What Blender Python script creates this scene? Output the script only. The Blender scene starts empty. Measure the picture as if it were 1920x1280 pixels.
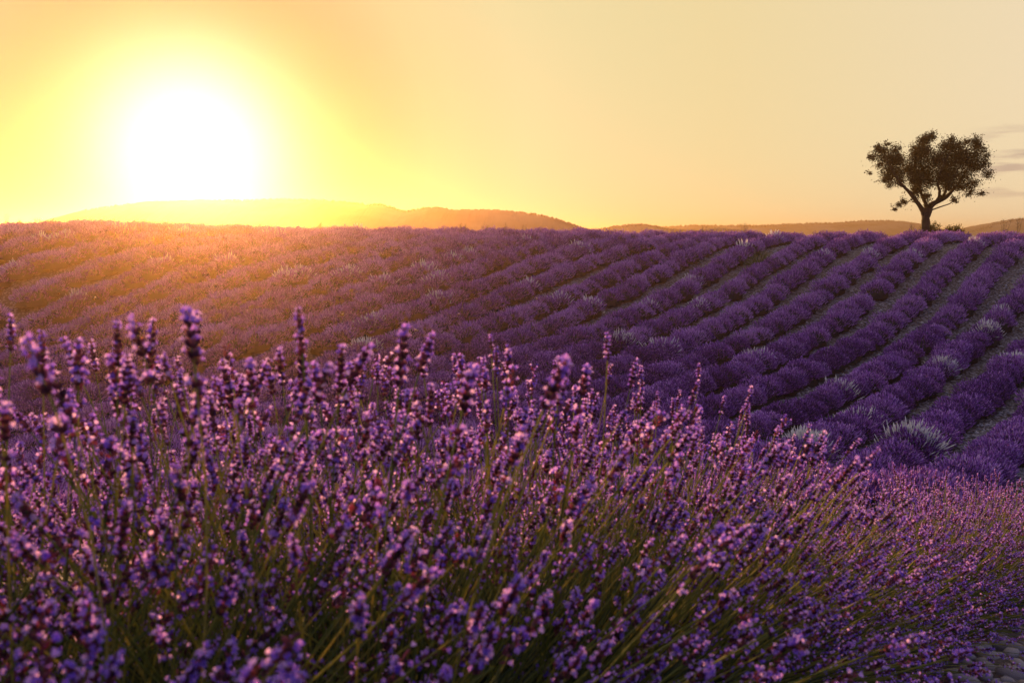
import bpy, math, random
import numpy as np
from mathutils import Vector, Matrix, Quaternion
rad = math.radians
random.seed(7); rng = np.random.default_rng(7)
sc = bpy.context.scene
COL = sc.collection

# ---------------------------------------------------------------- camera
F, YH = 1650.0, 443.0                       # focal length and horizon row in photo pixels (1920 wide)
PITCH = math.atan((640 - YH) / F)
cd = bpy.data.cameras.new('camera'); cam = bpy.data.objects.new('camera', cd); COL.objects.link(cam)
cd.sensor_width = 36; cd.lens = F / 1920 * 36; cd.clip_start = 0.05; cd.clip_end = 20000
cam.location = (0, 0, 0); cam.rotation_euler = (math.pi / 2 - PITCH, 0, 0)
cd.dof.use_dof = True; cd.dof.focus_distance = 21.0; cd.dof.aperture_fstop = 8.5
sc.camera = cam

# ---------------------------------------------------------------- sun, sky, exposure
SUN_AZ, SUN_EL = -19.7, 5.4
w = bpy.data.worlds.new('World'); sc.world = w; w.use_nodes = True
nt = w.node_tree; L = nt.links
bg = nt.nodes['Background']
sky = nt.nodes.new('ShaderNodeTexSky'); sky.sky_type = 'NISHITA'; sky.sun_disc = False
sky.sun_elevation = rad(SUN_EL); sky.sun_rotation = rad(SUN_AZ)
sky.dust_density = 2.0; sky.air_density = 1.0; sky.ozone_density = 2.0
gm = nt.nodes.new('ShaderNodeGamma'); gm.inputs[1].default_value = 0.045
L.new(sky.outputs[0], gm.inputs[0])
# thin grey cloud streaks low on the right-hand side
tc = nt.nodes.new('ShaderNodeTexCoord')
mp = nt.nodes.new('ShaderNodeMapping'); mp.inputs['Scale'].default_value = (10, 10, 85)
mp.inputs['Location'].default_value = (0.3, 0.2, 0.0)
L.new(tc.outputs['Generated'], mp.inputs['Vector'])
ns = nt.nodes.new('ShaderNodeTexNoise'); ns.inputs['Scale'].default_value = 1.0; ns.inputs['Detail'].default_value = 6
L.new(mp.outputs[0], ns.inputs['Vector'])
mr = nt.nodes.new('ShaderNodeMapRange'); mr.interpolation_type = 'SMOOTHSTEP'
mr.inputs['From Min'].default_value = 0.44; mr.inputs['From Max'].default_value = 0.6
L.new(ns.outputs[0], mr.inputs['Value'])
sx = nt.nodes.new('ShaderNodeSeparateXYZ'); L.new(tc.outputs['Generated'], sx.inputs[0])
def world_range(sock, a, b):
    m = nt.nodes.new('ShaderNodeMapRange'); m.interpolation_type = 'SMOOTHSTEP'
    m.inputs['From Min'].default_value = a; m.inputs['From Max'].default_value = b
    L.new(sock, m.inputs['Value']); return m.outputs[0]
def world_mul(a, b, op='MULTIPLY'):
    m = nt.nodes.new('ShaderNodeMath'); m.operation = op
    for k, v in enumerate((a, b)):
        if isinstance(v, float): m.inputs[k].default_value = v
        else: L.new(v, m.inputs[k])
    return m.outputs[0]
cl = world_mul(world_mul(mr.outputs[0], world_range(sx.outputs[0], 0.44, 0.485)),
               world_mul(world_range(sx.outputs[2], 0.03, 0.05), world_range(sx.outputs[2], 0.12, 0.085)))
cmix = nt.nodes.new('ShaderNodeMix'); cmix.data_type = 'RGBA'; cmix.blend_type = 'MULTIPLY'
L.new(world_mul(cl, 0.95), cmix.inputs[0]); L.new(gm.outputs[0], cmix.inputs[6])
cmix.inputs[7].default_value = (0.66, 0.62, 0.72, 1)
az, el = rad(SUN_AZ), rad(SUN_EL)
SUNDIR = Vector((math.sin(az) * math.cos(el), math.cos(az) * math.cos(el), math.sin(el)))
dt = nt.nodes.new('ShaderNodeVectorMath'); dt.operation = 'DOT_PRODUCT'; dt.inputs[1].default_value = SUNDIR
L.new(tc.outputs['Generated'], dt.inputs[0])
tint = nt.nodes.new('ShaderNodeValToRGB')                               # warm towards the sunset, cool overhead, dusky in the east
md = nt.nodes.new('ShaderNodeMapRange'); md.inputs['From Min'].default_value = -1; L.new(dt.outputs['Value'], md.inputs['Value']); L.new(md.outputs[0], tint.inputs[0])
els = tint.color_ramp.elements; [els.new(.5) for _ in range(6)]
for e, (p, c) in zip(els, ((.2, (.29, .31, .6)), (.5, (.62, .64, 1.0)), (.78, (1.28, 1.05, .76)), (.92, (1.2, .97, .52)), (.968, (1.12, .98, .53)), (.983, (1.0, .87, .45)), (.9924, (.8, .54, .29)), (1, (.6, .3, .2)))): e.position = p; e.color = (*c, 1)
tm = nt.nodes.new('ShaderNodeMix'); tm.data_type = 'RGBA'; tm.blend_type = 'MULTIPLY'; tm.inputs[0].default_value = 1
L.new(cmix.outputs[2], tm.inputs[6]); L.new(tint.outputs[0], tm.inputs[7])
def glow(deg, colour, prev):                                             # the bright aureole round the sun
    e = world_mul(world_mul(dt.outputs['Value'], 1.0, 'SUBTRACT'), 1 / (1 - math.cos(rad(deg))))
    e = world_mul(2.718282, e, 'POWER')
    a = nt.nodes.new('ShaderNodeMix'); a.data_type = 'RGBA'; a.blend_type = 'ADD'; a.clamp_result = False
    c = nt.nodes.new('ShaderNodeMix'); c.data_type = 'RGBA'; L.new(e, c.inputs[0]); c.inputs[6].default_value = (0, 0, 0, 1); c.inputs[7].default_value = (*colour, 1)
    a.inputs[0].default_value = 1; L.new(prev, a.inputs[6]); L.new(c.outputs[2], a.inputs[7]); return a.outputs[2]
g = glow(4.6, (1.6, 1.4, 1.7), tm.outputs[2])
L.new(g, bg.inputs[0]); bg.inputs[1].default_value = 0.345

sd = bpy.data.lights.new('sun', 'SUN'); sun = bpy.data.objects.new('sun', sd); COL.objects.link(sun)
sd.energy = 5.0; sd.angle = rad(0.6); sd.color = (1.0, 0.5, 0.18)
az, el = rad(SUN_AZ), rad(SUN_EL)
SUNDIR = Vector((math.sin(az) * math.cos(el), math.cos(az) * math.cos(el), math.sin(el)))
sun.rotation_euler = SUNDIR.to_track_quat('Z', 'Y').to_euler()
sc.view_settings.view_transform = 'Standard'; sc.view_settings.look = 'None'
sc.view_settings.gamma = 1; sc.view_settings.use_curve_mapping = False
sc.view_settings.exposure = 0.95
sc.cycles.max_bounces = 6; sc.cycles.diffuse_bounces = 2; sc.cycles.transmission_bounces = 4
sc.cycles.volume_bounces = 0; sc.cycles.transparent_max_bounces = 4
sc.cycles.use_denoising = True; sc.cycles.sample_clamp_indirect = 8
HAZE_DENSITY, HAZE_G = 0.0008, 0.86

# ---------------------------------------------------------------- helpers
def ray(px, py, depth):
    u, v = (px - 960) / F, (640 - py) / F
    cp, sp = math.cos(PITCH), math.sin(PITCH)
    return Vector((u, cp + v * sp, -sp + v * cp)) * depth
def project(P):
    cp, sp = math.cos(PITCH), math.sin(PITCH)
    d = P[1] * cp - P[2] * sp; v = P[1] * sp + P[2] * cp
    return 960 + F * P[0] / d, 640 - F * v / d, d
def mesh_np(name, V, faces, mats=(), face_mat=None, attrs=None, smooth=False):
    """faces: list of (array n x k); builds a mesh fast"""
    me = bpy.data.meshes.new(name)
    V = np.asarray(V, np.float32)
    loops = np.concatenate([f.ravel() for f in faces]).astype(np.int32)
    tot = np.concatenate([np.full(len(f), f.shape[1], np.int32) for f in faces])
    start = np.r_[0, np.cumsum(tot)[:-1]].astype(np.int32)
    me.vertices.add(len(V)); me.vertices.foreach_set('co', V.ravel())
    me.loops.add(len(loops)); me.loops.foreach_set('vertex_index', loops)
    me.polygons.add(len(tot)); me.polygons.foreach_set('loop_start', start); me.polygons.foreach_set('loop_total', tot)
    for m in mats: me.materials.append(m)
    if face_mat is not None: me.polygons.foreach_set('material_index', np.asarray(face_mat, np.int32))
    if smooth: me.polygons.foreach_set('use_smooth', np.ones(len(tot), bool))
    for k, a in (attrs or {}).items():
        at = me.attributes.new(k, 'FLOAT', 'POINT'); at.data.foreach_set('value', np.asarray(a, np.float32))
    me.update(calc_edges=True)
    return me
def link(name, me, parent=None, loc=None):
    o = bpy.data.objects.new(name, me); COL.objects.link(o)
    if parent is not None: o.parent = parent
    if loc is not None: o.location = loc
    return o
def tag(o, label=None, cat=None, group=None, kind=None):
    if label: o['label'] = label
    if cat: o['category'] = cat
    if group: o['group'] = group
    if kind: o['kind'] = kind
    return o
def empty(name, loc, label, cat, group=None):
    o = link(name, None, None, loc); o.empty_display_size = 0.2
    return tag(o, label, cat, group)
class Geo:
    def __init__(s): s.V = []; s.F = {3: [], 4: []}; s.M = {3: [], 4: []}; s.A = []; s.n = 0
    def add(s, V, F, mat=0, a=0.5):
        V = np.asarray(V, float).reshape(-1, 3); F = np.asarray(F, int); k = F.shape[1]
        s.V.append(V); s.F[k].append(F + s.n); s.M[k].append(np.full(len(F), mat)); s.n += len(V)
        s.A.append(np.broadcast_to(np.asarray(a, float), (len(V),)))
    def data(s):
        fs = []; ms = []
        for k in (3, 4):
            if s.F[k]: fs.append(np.concatenate(s.F[k])); ms.append(np.concatenate(s.M[k]))
        return np.concatenate(s.V), fs, np.concatenate(ms), np.concatenate(s.A)
    def mesh(s, name, mats, smooth=False):
        V, fs, ms, A = s.data()
        return mesh_np(name, V, fs, mats, ms, {'tone': A}, smooth)
def tube(path, radii, sides=6, cap=True):
    path = np.asarray(path, float); n = len(path); V = []
    up = np.array([0.31, 0.77, 0.2]); prev = None
    for i in range(n):
        t = path[min(i + 1, n - 1)] - path[max(i - 1, 0)]; t /= np.linalg.norm(t) + 1e-9
        a = up - t * (up @ t) if prev is None else prev - t * (prev @ t)
        a /= np.linalg.norm(a) + 1e-9; prev = a; b = np.cross(t, a)
        for k in range(sides):
            th = 2 * math.pi * k / sides
            V.append(path[i] + radii[i] * (a * math.cos(th) + b * math.sin(th)))
    Fq = [(i * sides + k, i * sides + (k + 1) % sides, (i + 1) * sides + (k + 1) % sides, (i + 1) * sides + k)
          for i in range(n - 1) for k in range(sides)]
    return np.array(V), np.array(Fq)
def frames(D):
    """two unit vectors perpendicular to each row of D"""
    ref = np.where(np.abs(D[:, 2:3]) < 0.9, np.array([[0, 0, 1.0]]), np.array([[1.0, 0, 0]]))
    a = np.cross(D, ref); a /= np.linalg.norm(a, axis=1, keepdims=True)
    return a, np.cross(D, a)
def spindles(P, D, Ln, R, sides=4, prof=((0, .35), (.35, 1), (.75, .75), (1, .08)), spin=None):
    """many closed-sided spindles along D from P; returns V, quads, per-spindle vertex count"""
    n = len(P); a, b = frames(D)
    if spin is not None:
        c, s = np.cos(spin)[:, None], np.sin(spin)[:, None]; a, b = a * c + b * s, b * c - a * s
    V = []
    for h, r in prof:
        for k in range(sides):
            th = 2 * math.pi * k / sides
            V.append(P + D * (Ln * h)[:, None] + (a * math.cos(th) + b * math.sin(th)) * (R * r)[:, None])
    m = len(V); V = np.stack(V, 1).reshape(-1, 3)
    q = np.array([(i * sides + k, i * sides + (k + 1) % sides, (i + 1) * sides + (k + 1) % sides, (i + 1) * sides + k)
                  for i in range(len(prof) - 1) for k in range(sides)])
    Fq = (q[None] + (np.arange(n) * m)[:, None, None]).reshape(-1, 4)
    return V, Fq, m
def blades(P, D, Ln, W, N=None, bend=0.0):
    """flat tapering two-segment blades"""
    n = len(P); a, b = frames(D)
    th = rng.uniform(0, math.pi, n)[:, None]; s = a * np.cos(th) + b * np.sin(th)
    mid = P + D * (Ln * .55)[:, None]; tip = P + D * Ln[:, None] + np.array([0, 0, -1.0]) * (bend * Ln)[:, None] if not np.isscalar(bend) else P + D * Ln[:, None]
    V = np.stack([P - s * W[:, None] * .35, P + s * W[:, None] * .35, mid + s * W[:, None] * .5, mid - s * W[:, None] * .5, tip], 1).reshape(-1, 3)
    o = (np.arange(n) * 5)[:, None]
    return V, np.array([[0, 1, 2, 3]]) + o, np.array([[3, 2, 4]]) + o

# ---------------------------------------------------------------- materials
def material(name, build):
    m = bpy.data.materials.new(name); m.use_nodes = True; n = m.node_tree; n.nodes.clear()
    out = n.nodes.new('ShaderNodeOutputMaterial'); build(n, out); return m
def ramp(n, fac, stops):
    r = n.nodes.new('ShaderNodeValToRGB')
    while len(r.color_ramp.elements) < len(stops): r.color_ramp.elements.new(0.5)
    for e, (p, c) in zip(r.color_ramp.elements, stops): e.position = p; e.color = (*c, 1)
    n.links.new(fac, r.inputs[0]); return r.outputs[0]
def leafy(name, stops, translucent=0.35, trans_tint=(1, 1, 1), rough=0.6, objrand=0.0, spec=0.02):
    """thin plant tissue: diffuse front, light passing through, faint gloss; colour runs along the 'tone' attribute"""
    def b(n, out):
        at = n.nodes.new('ShaderNodeAttribute'); at.attribute_name = 'tone'; fac = at.outputs['Fac']
        if objrand:
            oi = n.nodes.new('ShaderNodeObjectInfo')
            m1 = n.nodes.new('ShaderNodeMath'); m1.operation = 'MULTIPLY_ADD'
            n.links.new(oi.outputs['Random'], m1.inputs[0]); m1.inputs[1].default_value = objrand; m1.inputs[2].default_value = -objrand / 2
            m2 = n.nodes.new('ShaderNodeMath'); m2.use_clamp = True
            n.links.new(fac, m2.inputs[0]); n.links.new(m1.outputs[0], m2.inputs[1]); fac = m2.outputs[0]
        c = ramp(n, fac, stops)
        df = n.nodes.new('ShaderNodeBsdfDiffuse'); n.links.new(c, df.inputs[0])
        tr = n.nodes.new('ShaderNodeBsdfTranslucent')
        tm = n.nodes.new('ShaderNodeMix'); tm.data_type = 'RGBA'; tm.blend_type = 'MULTIPLY'; tm.inputs[0].default_value = 1
        n.links.new(c, tm.inputs[6]); tm.inputs[7].default_value = (*trans_tint, 1); n.links.new(tm.outputs[2], tr.inputs[0])
        mx = n.nodes.new('ShaderNodeMixShader'); mx.inputs[0].default_value = translucent
        n.links.new(df.outputs[0], mx.inputs[1]); n.links.new(tr.outputs[0], mx.inputs[2])
        if spec:
            gl = n.nodes.new('ShaderNodeBsdfGlossy'); gl.inputs['Roughness'].default_value = rough; gl.inputs[0].default_value = (1, 1, 1, 1)
            m3 = n.nodes.new('ShaderNodeMixShader'); m3.inputs[0].default_value = spec
            n.links.new(mx.outputs[0], m3.inputs[1]); n.links.new(gl.outputs[0], m3.inputs[2]); mx = m3
        n.links.new(mx.outputs[0], out.inputs[0])
    return material(name, b)
M = {}
M['field_flower'] = leafy('field_flower', [(0, (.08, .028, .115)), (.35, (.195, .062, .31)), (.7, (.45, .15, .63)), (1, (.74, .43, .83))], .18, (1, .9, .95), objrand=.5)
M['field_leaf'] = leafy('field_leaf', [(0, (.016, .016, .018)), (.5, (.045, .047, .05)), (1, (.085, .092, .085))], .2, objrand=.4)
M['white_flower'] = leafy('white_flower', [(0, (.8, .78, .76)), (1, (.92, .9, .88))], .5, (1.08, 1.08, 1.08), objrand=.2)
M['calyx'] = leafy('calyx', [(0, (.04, .018, .032)), (.5, (.09, .045, .075)), (1, (.19, .1, .15))], .62, (3.8, 2.5, 1.9))
M['corolla'] = leafy('corolla', [(0, (.16, .07, .68)), (.5, (.37, .19, .9)), (1, (.74, .5, .95))], .6, (1.25, 1.2, 1.1), spec=.03)
M['stem'] = leafy('stem', [(0, (.08, .12, .025)), (.5, (.19, .24, .055)), (1, (.34, .34, .1))], .5, (1.8, 1.5, .6))
M['leaf_blade'] = leafy('leaf_blade', [(0, (.03, .05, .02)), (.6, (.07, .1, .045)), (1, (.15, .18, .09))], .35, (1.2, 1.1, .6))
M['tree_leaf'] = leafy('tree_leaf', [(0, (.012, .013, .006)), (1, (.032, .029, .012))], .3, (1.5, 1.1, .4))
M['shrub_leaf'] = leafy('shrub_leaf', [(0, (.06, .065, .02)), (1, (.15, .14, .04))], .4, (1.4, 1.1, .5))
M['dry_stalk'] = leafy('dry_stalk', [(0, (.12, .09, .05)), (1, (.3, .22, .1))], .4)
def b_bark(n, out):
    t = n.nodes.new('ShaderNodeTexCoord'); mp = n.nodes.new('ShaderNodeMapping'); mp.inputs['Scale'].default_value = (14, 14, 3)
    n.links.new(t.outputs['Object'], mp.inputs[0])
    ns = n.nodes.new('ShaderNodeTexNoise'); ns.inputs['Detail'].default_value = 8; ns.inputs['Scale'].default_value = 1.2; n.links.new(mp.outputs[0], ns.inputs[0])
    c = ramp(n, ns.outputs[0], [(.3, (.014, .01, .008)), (.7, (.05, .036, .026))])
    p = n.nodes.new('ShaderNodeBsdfPrincipled'); p.inputs['Roughness'].default_value = .9; n.links.new(c, p.inputs[0])
    bp = n.nodes.new('ShaderNodeBump'); bp.inputs['Strength'].default_value = .6; bp.inputs['Distance'].default_value = .05
    n.links.new(ns.outputs[0], bp.inputs['Height']); n.links.new(bp.outputs[0], p.inputs['Normal']); n.links.new(p.outputs[0], out.inputs[0])
M['bark'] = material('bark', b_bark)
def b_soil(n, out):
    t = n.nodes.new('ShaderNodeTexCoord')
    n1 = n.nodes.new('ShaderNodeTexNoise'); n1.inputs['Scale'].default_value = .7; n1.inputs['Detail'].default_value = 5; n.links.new(t.outputs['Object'], n1.inputs[0])
    n2 = n.nodes.new('ShaderNodeTexNoise'); n2.inputs['Scale'].default_value = 22; n2.inputs['Detail'].default_value = 8; n.links.new(t.outputs['Object'], n2.inputs[0])
    mx = n.nodes.new('ShaderNodeMath'); mx.operation = 'MULTIPLY_ADD'; n.links.new(n1.outputs[0], mx.inputs[0]); mx.inputs[1].default_value = .5
    h = n.nodes.new('ShaderNodeMath'); h.operation = 'MULTIPLY'; n.links.new(n2.outputs[0], h.inputs[0]); h.inputs[1].default_value = .5
    n.links.new(h.outputs[0], mx.inputs[2])
    c = ramp(n, mx.outputs[0], [(.3, (.022, .014, .011)), (.52, (.055, .036, .029)), (.7, (.11, .08, .065))])
    vo = n.nodes.new('ShaderNodeTexVoronoi'); vo.inputs['Scale'].default_value = 17; n.links.new(t.outputs['Object'], vo.inputs['Vector'])
    sp = n.nodes.new('ShaderNodeSeparateColor'); n.links.new(vo.outputs['Color'], sp.inputs[0])
    isst = ramp(n, sp.outputs[0], [(.52, (0, 0, 0)), (.56, (.8, .8, .8))]); stc = ramp(n, sp.outputs[1], [(0, (.1, .085, .085)), (1, (.3, .26, .28))])
    mz = n.nodes.new('ShaderNodeMix'); mz.data_type = 'RGBA'; n.links.new(isst, mz.inputs[0]); n.links.new(c, mz.inputs[6]); n.links.new(stc, mz.inputs[7]); c = mz.outputs[2]
    p = n.nodes.new('ShaderNodeBsdfPrincipled'); p.inputs['Roughness'].default_value = .95; n.links.new(c, p.inputs[0])
    bp = n.nodes.new('ShaderNodeBump'); bp.inputs['Strength'].default_value = .8; bp.inputs['Distance'].default_value = .04
    n.links.new(n2.outputs[0], bp.inputs['Height']); n.links.new(bp.outputs[0], p.inputs['Normal']); n.links.new(p.outputs[0], out.inputs[0])
M['soil'] = material('soil', b_soil)
def b_stone(n, out, stops=((.2, (.10, .08, .075)), (.6, (.21, .175, .17)), (1, (.38, .34, .34)))):
    t = n.nodes.new('ShaderNodeTexCoord'); oi = n.nodes.new('ShaderNodeObjectInfo')
    at = n.nodes.new('ShaderNodeAttribute'); at.attribute_name = 'tone'
    n2 = n.nodes.new('ShaderNodeTexNoise'); n2.inputs['Scale'].default_value = 18; n2.inputs['Detail'].default_value = 8; n.links.new(t.outputs['Object'], n2.inputs[0])
    a = n.nodes.new('ShaderNodeMath'); a.operation = 'MULTIPLY_ADD'; n.links.new(n2.outputs[0], a.inputs[0]); a.inputs[1].default_value = .5; n.links.new(at.outputs['Fac'], a.inputs[2])
    b = n.nodes.new('ShaderNodeMath'); b.operation = 'MULTIPLY_ADD'; n.links.new(oi.outputs['Random'], b.inputs[0]); b.inputs[1].default_value = .2; n.links.new(a.outputs[0], b.inputs[2])
    c = ramp(n, b.outputs[0], stops)
    p = n.nodes.new('ShaderNodeBsdfPrincipled'); p.inputs['Roughness'].default_value = .85; n.links.new(c, p.inputs[0])
    bp = n.nodes.new('ShaderNodeBump'); bp.inputs['Strength'].default_value = .4; bp.inputs['Distance'].default_value = .01
    n.links.new(n2.outputs[0], bp.inputs['Height']); n.links.new(bp.outputs[0], p.inputs['Normal']); n.links.new(p.outputs[0], out.inputs[0])
M['stone'] = material('stone', b_stone)
M['gravel'] = material('gravel', lambda n, out: b_stone(n, out, [(.2, (.15, .13, .13)), (.6, (.3, .27, .28)), (1, (.5, .46, .48))]))
def b_hill(n, out):
    t = n.nodes.new('ShaderNodeTexCoord')
    n2 = n.nodes.new('ShaderNodeTexNoise'); n2.inputs['Scale'].default_value = .05; n2.inputs['Detail'].default_value = 8; n.links.new(t.outputs['Object'], n2.inputs[0])
    c = ramp(n, n2.outputs[0], [(.35, (.09, .082, .078)), (.65, (.19, .165, .155))])
    p = n.nodes.new('ShaderNodeBsdfDiffuse'); n.links.new(c, p.inputs[0]); n.links.new(p.outputs[0], out.inputs[0])
M['hill'] = material('hill', b_hill)
M['bee'] = leafy('bee', [(0, (.05, .03, .015)), (1, (.45, .25, .05))], .1)
M['bee_wing'] = leafy('bee_wing', [(0, (.6, .5, .35)), (1, (.8, .7, .5))], .7)

# ---------------------------------------------------------------- terrain
CT = [(-19,33,-1.65),(-10,34,-1.67),(0,35,-1.72),(10,35,-1.72),(19,33,-1.62),(-20,35,-.55),(-11,38,-.56),(0,41,-.56),(9,41,-.56),(17,39,-.56),(21,37,-.56),
 (-19,32,-2.56),(-9,32,-2.53),(0,32,-2.55),(9,32,-2.54),(18,30,-2.47),(-18,31,-3.45),(-9,29,-3.3),(0,29,-3.25),(8,29,-3.24),(16,28,-3.18),
 (-17,28,-4.8),(-7,25,-4.3),(0,23,-4.13),(7,23,-4.1),(14,23,-4.13),(-13,22,-5.1),(-6,19,-4.55),(0,17,-4.26),(5,17,-4.22),(10,18,-4.32),
 (-7,15,-4.4),(-2,13,-4.05),(2,13,-3.88),(6,13,-3.92),(8,13,-4.0),
 (-27,40,-.1),(-23,40,-.13),(-12,42.5,-.2),(-6,44,-.23),(0,45,-.28),(12,45,-.36),(18,43.5,-.38),(24,42,-.42),(31,41,-.5),(40,40,-.6),
 (-24,48,-.35),(0,53,-.5),(25,50,-.6),(-25,58,-1.0),(0,62,-1.1),(28,60,-1.2),
 (-.6,.95,-.95),(0,0,-1.35),(.3,1.9,-1.15),(1.05,3.2,-1.6),(2.85,5,-2.15),(1.9,3.2,-1.6),(0,-3,-1.3),(-3,1,-1.1),(3,0,-1.7),(-4,5,-2.1),(0,6,-2.3),(5,9,-3.2),(-6,10,-3.5),(0,10,-3.2),(4.5,6.5,-2.6),(-30,25,-5.0),(28,22,-4.2),(-20,10,-4.2),(18,8,-3.9)]
CT = np.array(CT, float)
def tps_k(r2): return np.where(r2 > 1e-12, .5 * r2 * np.log(r2 + 1e-12), 0)
def tps_fit(C, lam=.15):
    n = len(C); K = tps_k(((C[:, None, :2] - C[None, :, :2]) ** 2).sum(2)) + lam * np.eye(n)
    Pm = np.c_[np.ones(n), C[:, :2]]
    A = np.block([[K, Pm], [Pm.T, np.zeros((3, 3))]])
    return np.linalg.solve(A, np.r_[C[:, 2], 0, 0, 0])
TW = tps_fit(CT)
def sstep(x, a, b): t = np.clip((x - a) / (b - a), 0, 1); return t * t * (3 - 2 * t)
def H(x, y):
    x = np.asarray(x, float); y = np.asarray(y, float); sh = np.broadcast(x, y).shape
    xf, yf = np.broadcast_to(x, sh).ravel(), np.broadcast_to(y, sh).ravel()
    xc, yc = np.clip(xf, -34, 42), np.clip(yf, -4, 62)
    z = TW[-3] + TW[-2] * xc + TW[-1] * yc
    for i in range(0, len(xc), 20000):
        s = slice(i, i + 20000)
        z[s] += tps_k((xc[s, None] - CT[None, :, 0]) ** 2 + (yc[s, None] - CT[None, :, 1]) ** 2) @ TW[:-3]
    d = np.hypot(xf - xc, yf - yc)
    z = np.clip(z, -7, .2)
    z = z * np.exp(-d / 150) + (-9.0) * (1 - np.exp(-d / 150)) 
    return z.reshape(sh)
gx = np.sinh(np.linspace(-7.2, 7.2, 321)) * 1.9; gy = np.r_[-np.sinh(np.linspace(7.2, .01, 60)) * 1.9, np.linspace(0, 62, 260), 62 + np.sinh(np.linspace(.02, 7.2, 100)) * 1.9]
GX, GY = np.meshgrid(gx, gy)
GZ = H(GX, GY) + np.where((np.abs(GX) < 45) & (GY > 0) & (GY < 65), rng.normal(0, .012, GX.shape), 0)
ny, nx = GX.shape; I = np.arange(ny * nx).reshape(ny, nx)
ground = link('ground', mesh_np('ground', np.stack([GX, GY, GZ], 2).reshape(-1, 3),
    [np.stack([I[:-1, :-1], I[:-1, 1:], I[1:, 1:], I[1:, :-1]], 2).reshape(-1, 4)], [M['soil']], smooth=True))
tag(ground, kind='structure')

# ---------------------------------------------------------------- hills (ridge outlines at their own distances)
def hill(name, D, pts, depth_f, depth_b, seed):
    r = np.random.default_rng(seed); pts = np.array(pts, float)
    xs = np.linspace(pts[0, 0], pts[-1, 0], 420); ys = np.interp(xs, pts[:, 0], pts[:, 1])
    k = np.hanning(9); k /= k.sum(); ys = np.convolve(np.pad(ys, 4, 'edge'), k, 'valid')
    X = (xs - 960) / F * D; Zr = (YH - ys) / F * D; zb = -9.5
    rows = np.concatenate([np.linspace(-1, 0, 12), np.linspace(.15, 1, 7)])
    V = []
    ph = r.uniform(0, 6.28, 6); wig = sum(np.sin(xs * .012 * (j + 1) + ph[j]) / (j + 1) for j in range(6)) * .06
    for s in rows:
        f = np.cos(np.pi * abs(s)) * .5 + .5
        f = np.clip(f + wig * np.sin(np.pi * abs(s)), 0, 1)
        dy = s * (depth_f if s < 0 else depth_b)
        bump = r.normal(0, .55, len(xs)) * (D / 900) * (.3 + .7 * f) * .8
        V.append(np.stack([X * (1 + dy / D * .0), np.full_like(X, D) + dy, zb + (Zr - zb) * f + bump * (abs(s) < .97)], 1))
    V = np.concatenate(V); n, m = len(rows), len(xs); I = np.arange(n * m).reshape(n, m)
    o = link(name, mesh_np(name, V, [np.stack([I[:-1, :-1], I[:-1, 1:], I[1:, 1:], I[1:, :-1]], 2).reshape(-1, 4)], [M['hill']]))
    tag(o, kind='structure')
    # bushy wood along the crest and down the near face
    nT = 900; ii = r.integers(0, m, nT); ss = np.abs(r.normal(0, .035, nT)) * -1
    ctr = np.stack([X[ii], D + ss * depth_f, zb + (Zr[ii] - zb) * np.clip(np.cos(np.pi * np.abs(ss)) * .5 + .5, 0, 1)], 1)
    R = r.uniform(.7, 2.0, nT) * (D / 900)
    base = np.array([(0, 0, 1), (1, 0, 0), (0, 1, 0), (-1, 0, 0), (0, -1, 0), (0, 0, -.6)], float)
    tri = np.array([(0, 1, 2), (0, 2, 3), (0, 3, 4), (0, 4, 1), (5, 2, 1), (5, 3, 2), (5, 4, 3), (5, 1, 4)])
    Vt = (ctr[:, None] + base[None] * R[:, None, None] * r.uniform(.7, 1.25, (nT, 6, 1))).reshape(-1, 3)
    t = link('hill_woodland', mesh_np('hill_woodland', Vt, [(tri[None] + (np.arange(nT) * 6)[:, None, None]).reshape(-1, 3)], [M['hill']]))
    tag(t, 'scrubby woodland along the crest of the ' + {'hill': 'long sunlit hill', 'hill.001': 'small low hill', 'hill.002': 'distant right ridge', 'hill.003': 'farthest ridge at the right edge'}.get(name, 'distant ridge'), 'woodland', kind='stuff')
    return o
hill('hill', 260, [(60,446),(100,419),(135,410),(170,400),(200,393),(250,386),(310,381),(380,379),(450,378),(530,376),(600,377),(655,381),(700,387),(715,384),(730,388),(765,399),(790,393),(820,391),(850,396),(930,396),(1000,402),(1040,411),(1085,427),(1130,437),(1180,446)], 90, 130, 1)
hill('hill', 400, [(1080,446),(1120,432),(1150,426),(1200,422),(1225,426),(1250,432),(1300,434),(1340,430),(1375,433),(1430,442)], 90, 110, 2)
hill('hill', 680, [(1150,440),(1235,428),(1300,424),(1360,425),(1440,424),(1500,421),(1560,420),(1610,416),(1660,416),(1700,420),(1740,430),(1800,441)], 140, 160, 3)
hill('hill', 590, [(1760,446),(1820,432),(1850,422),(1880,414),(1920,411),(2000,405),(2100,410),(2250,432),(2300,446)], 140, 160, 4)

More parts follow.
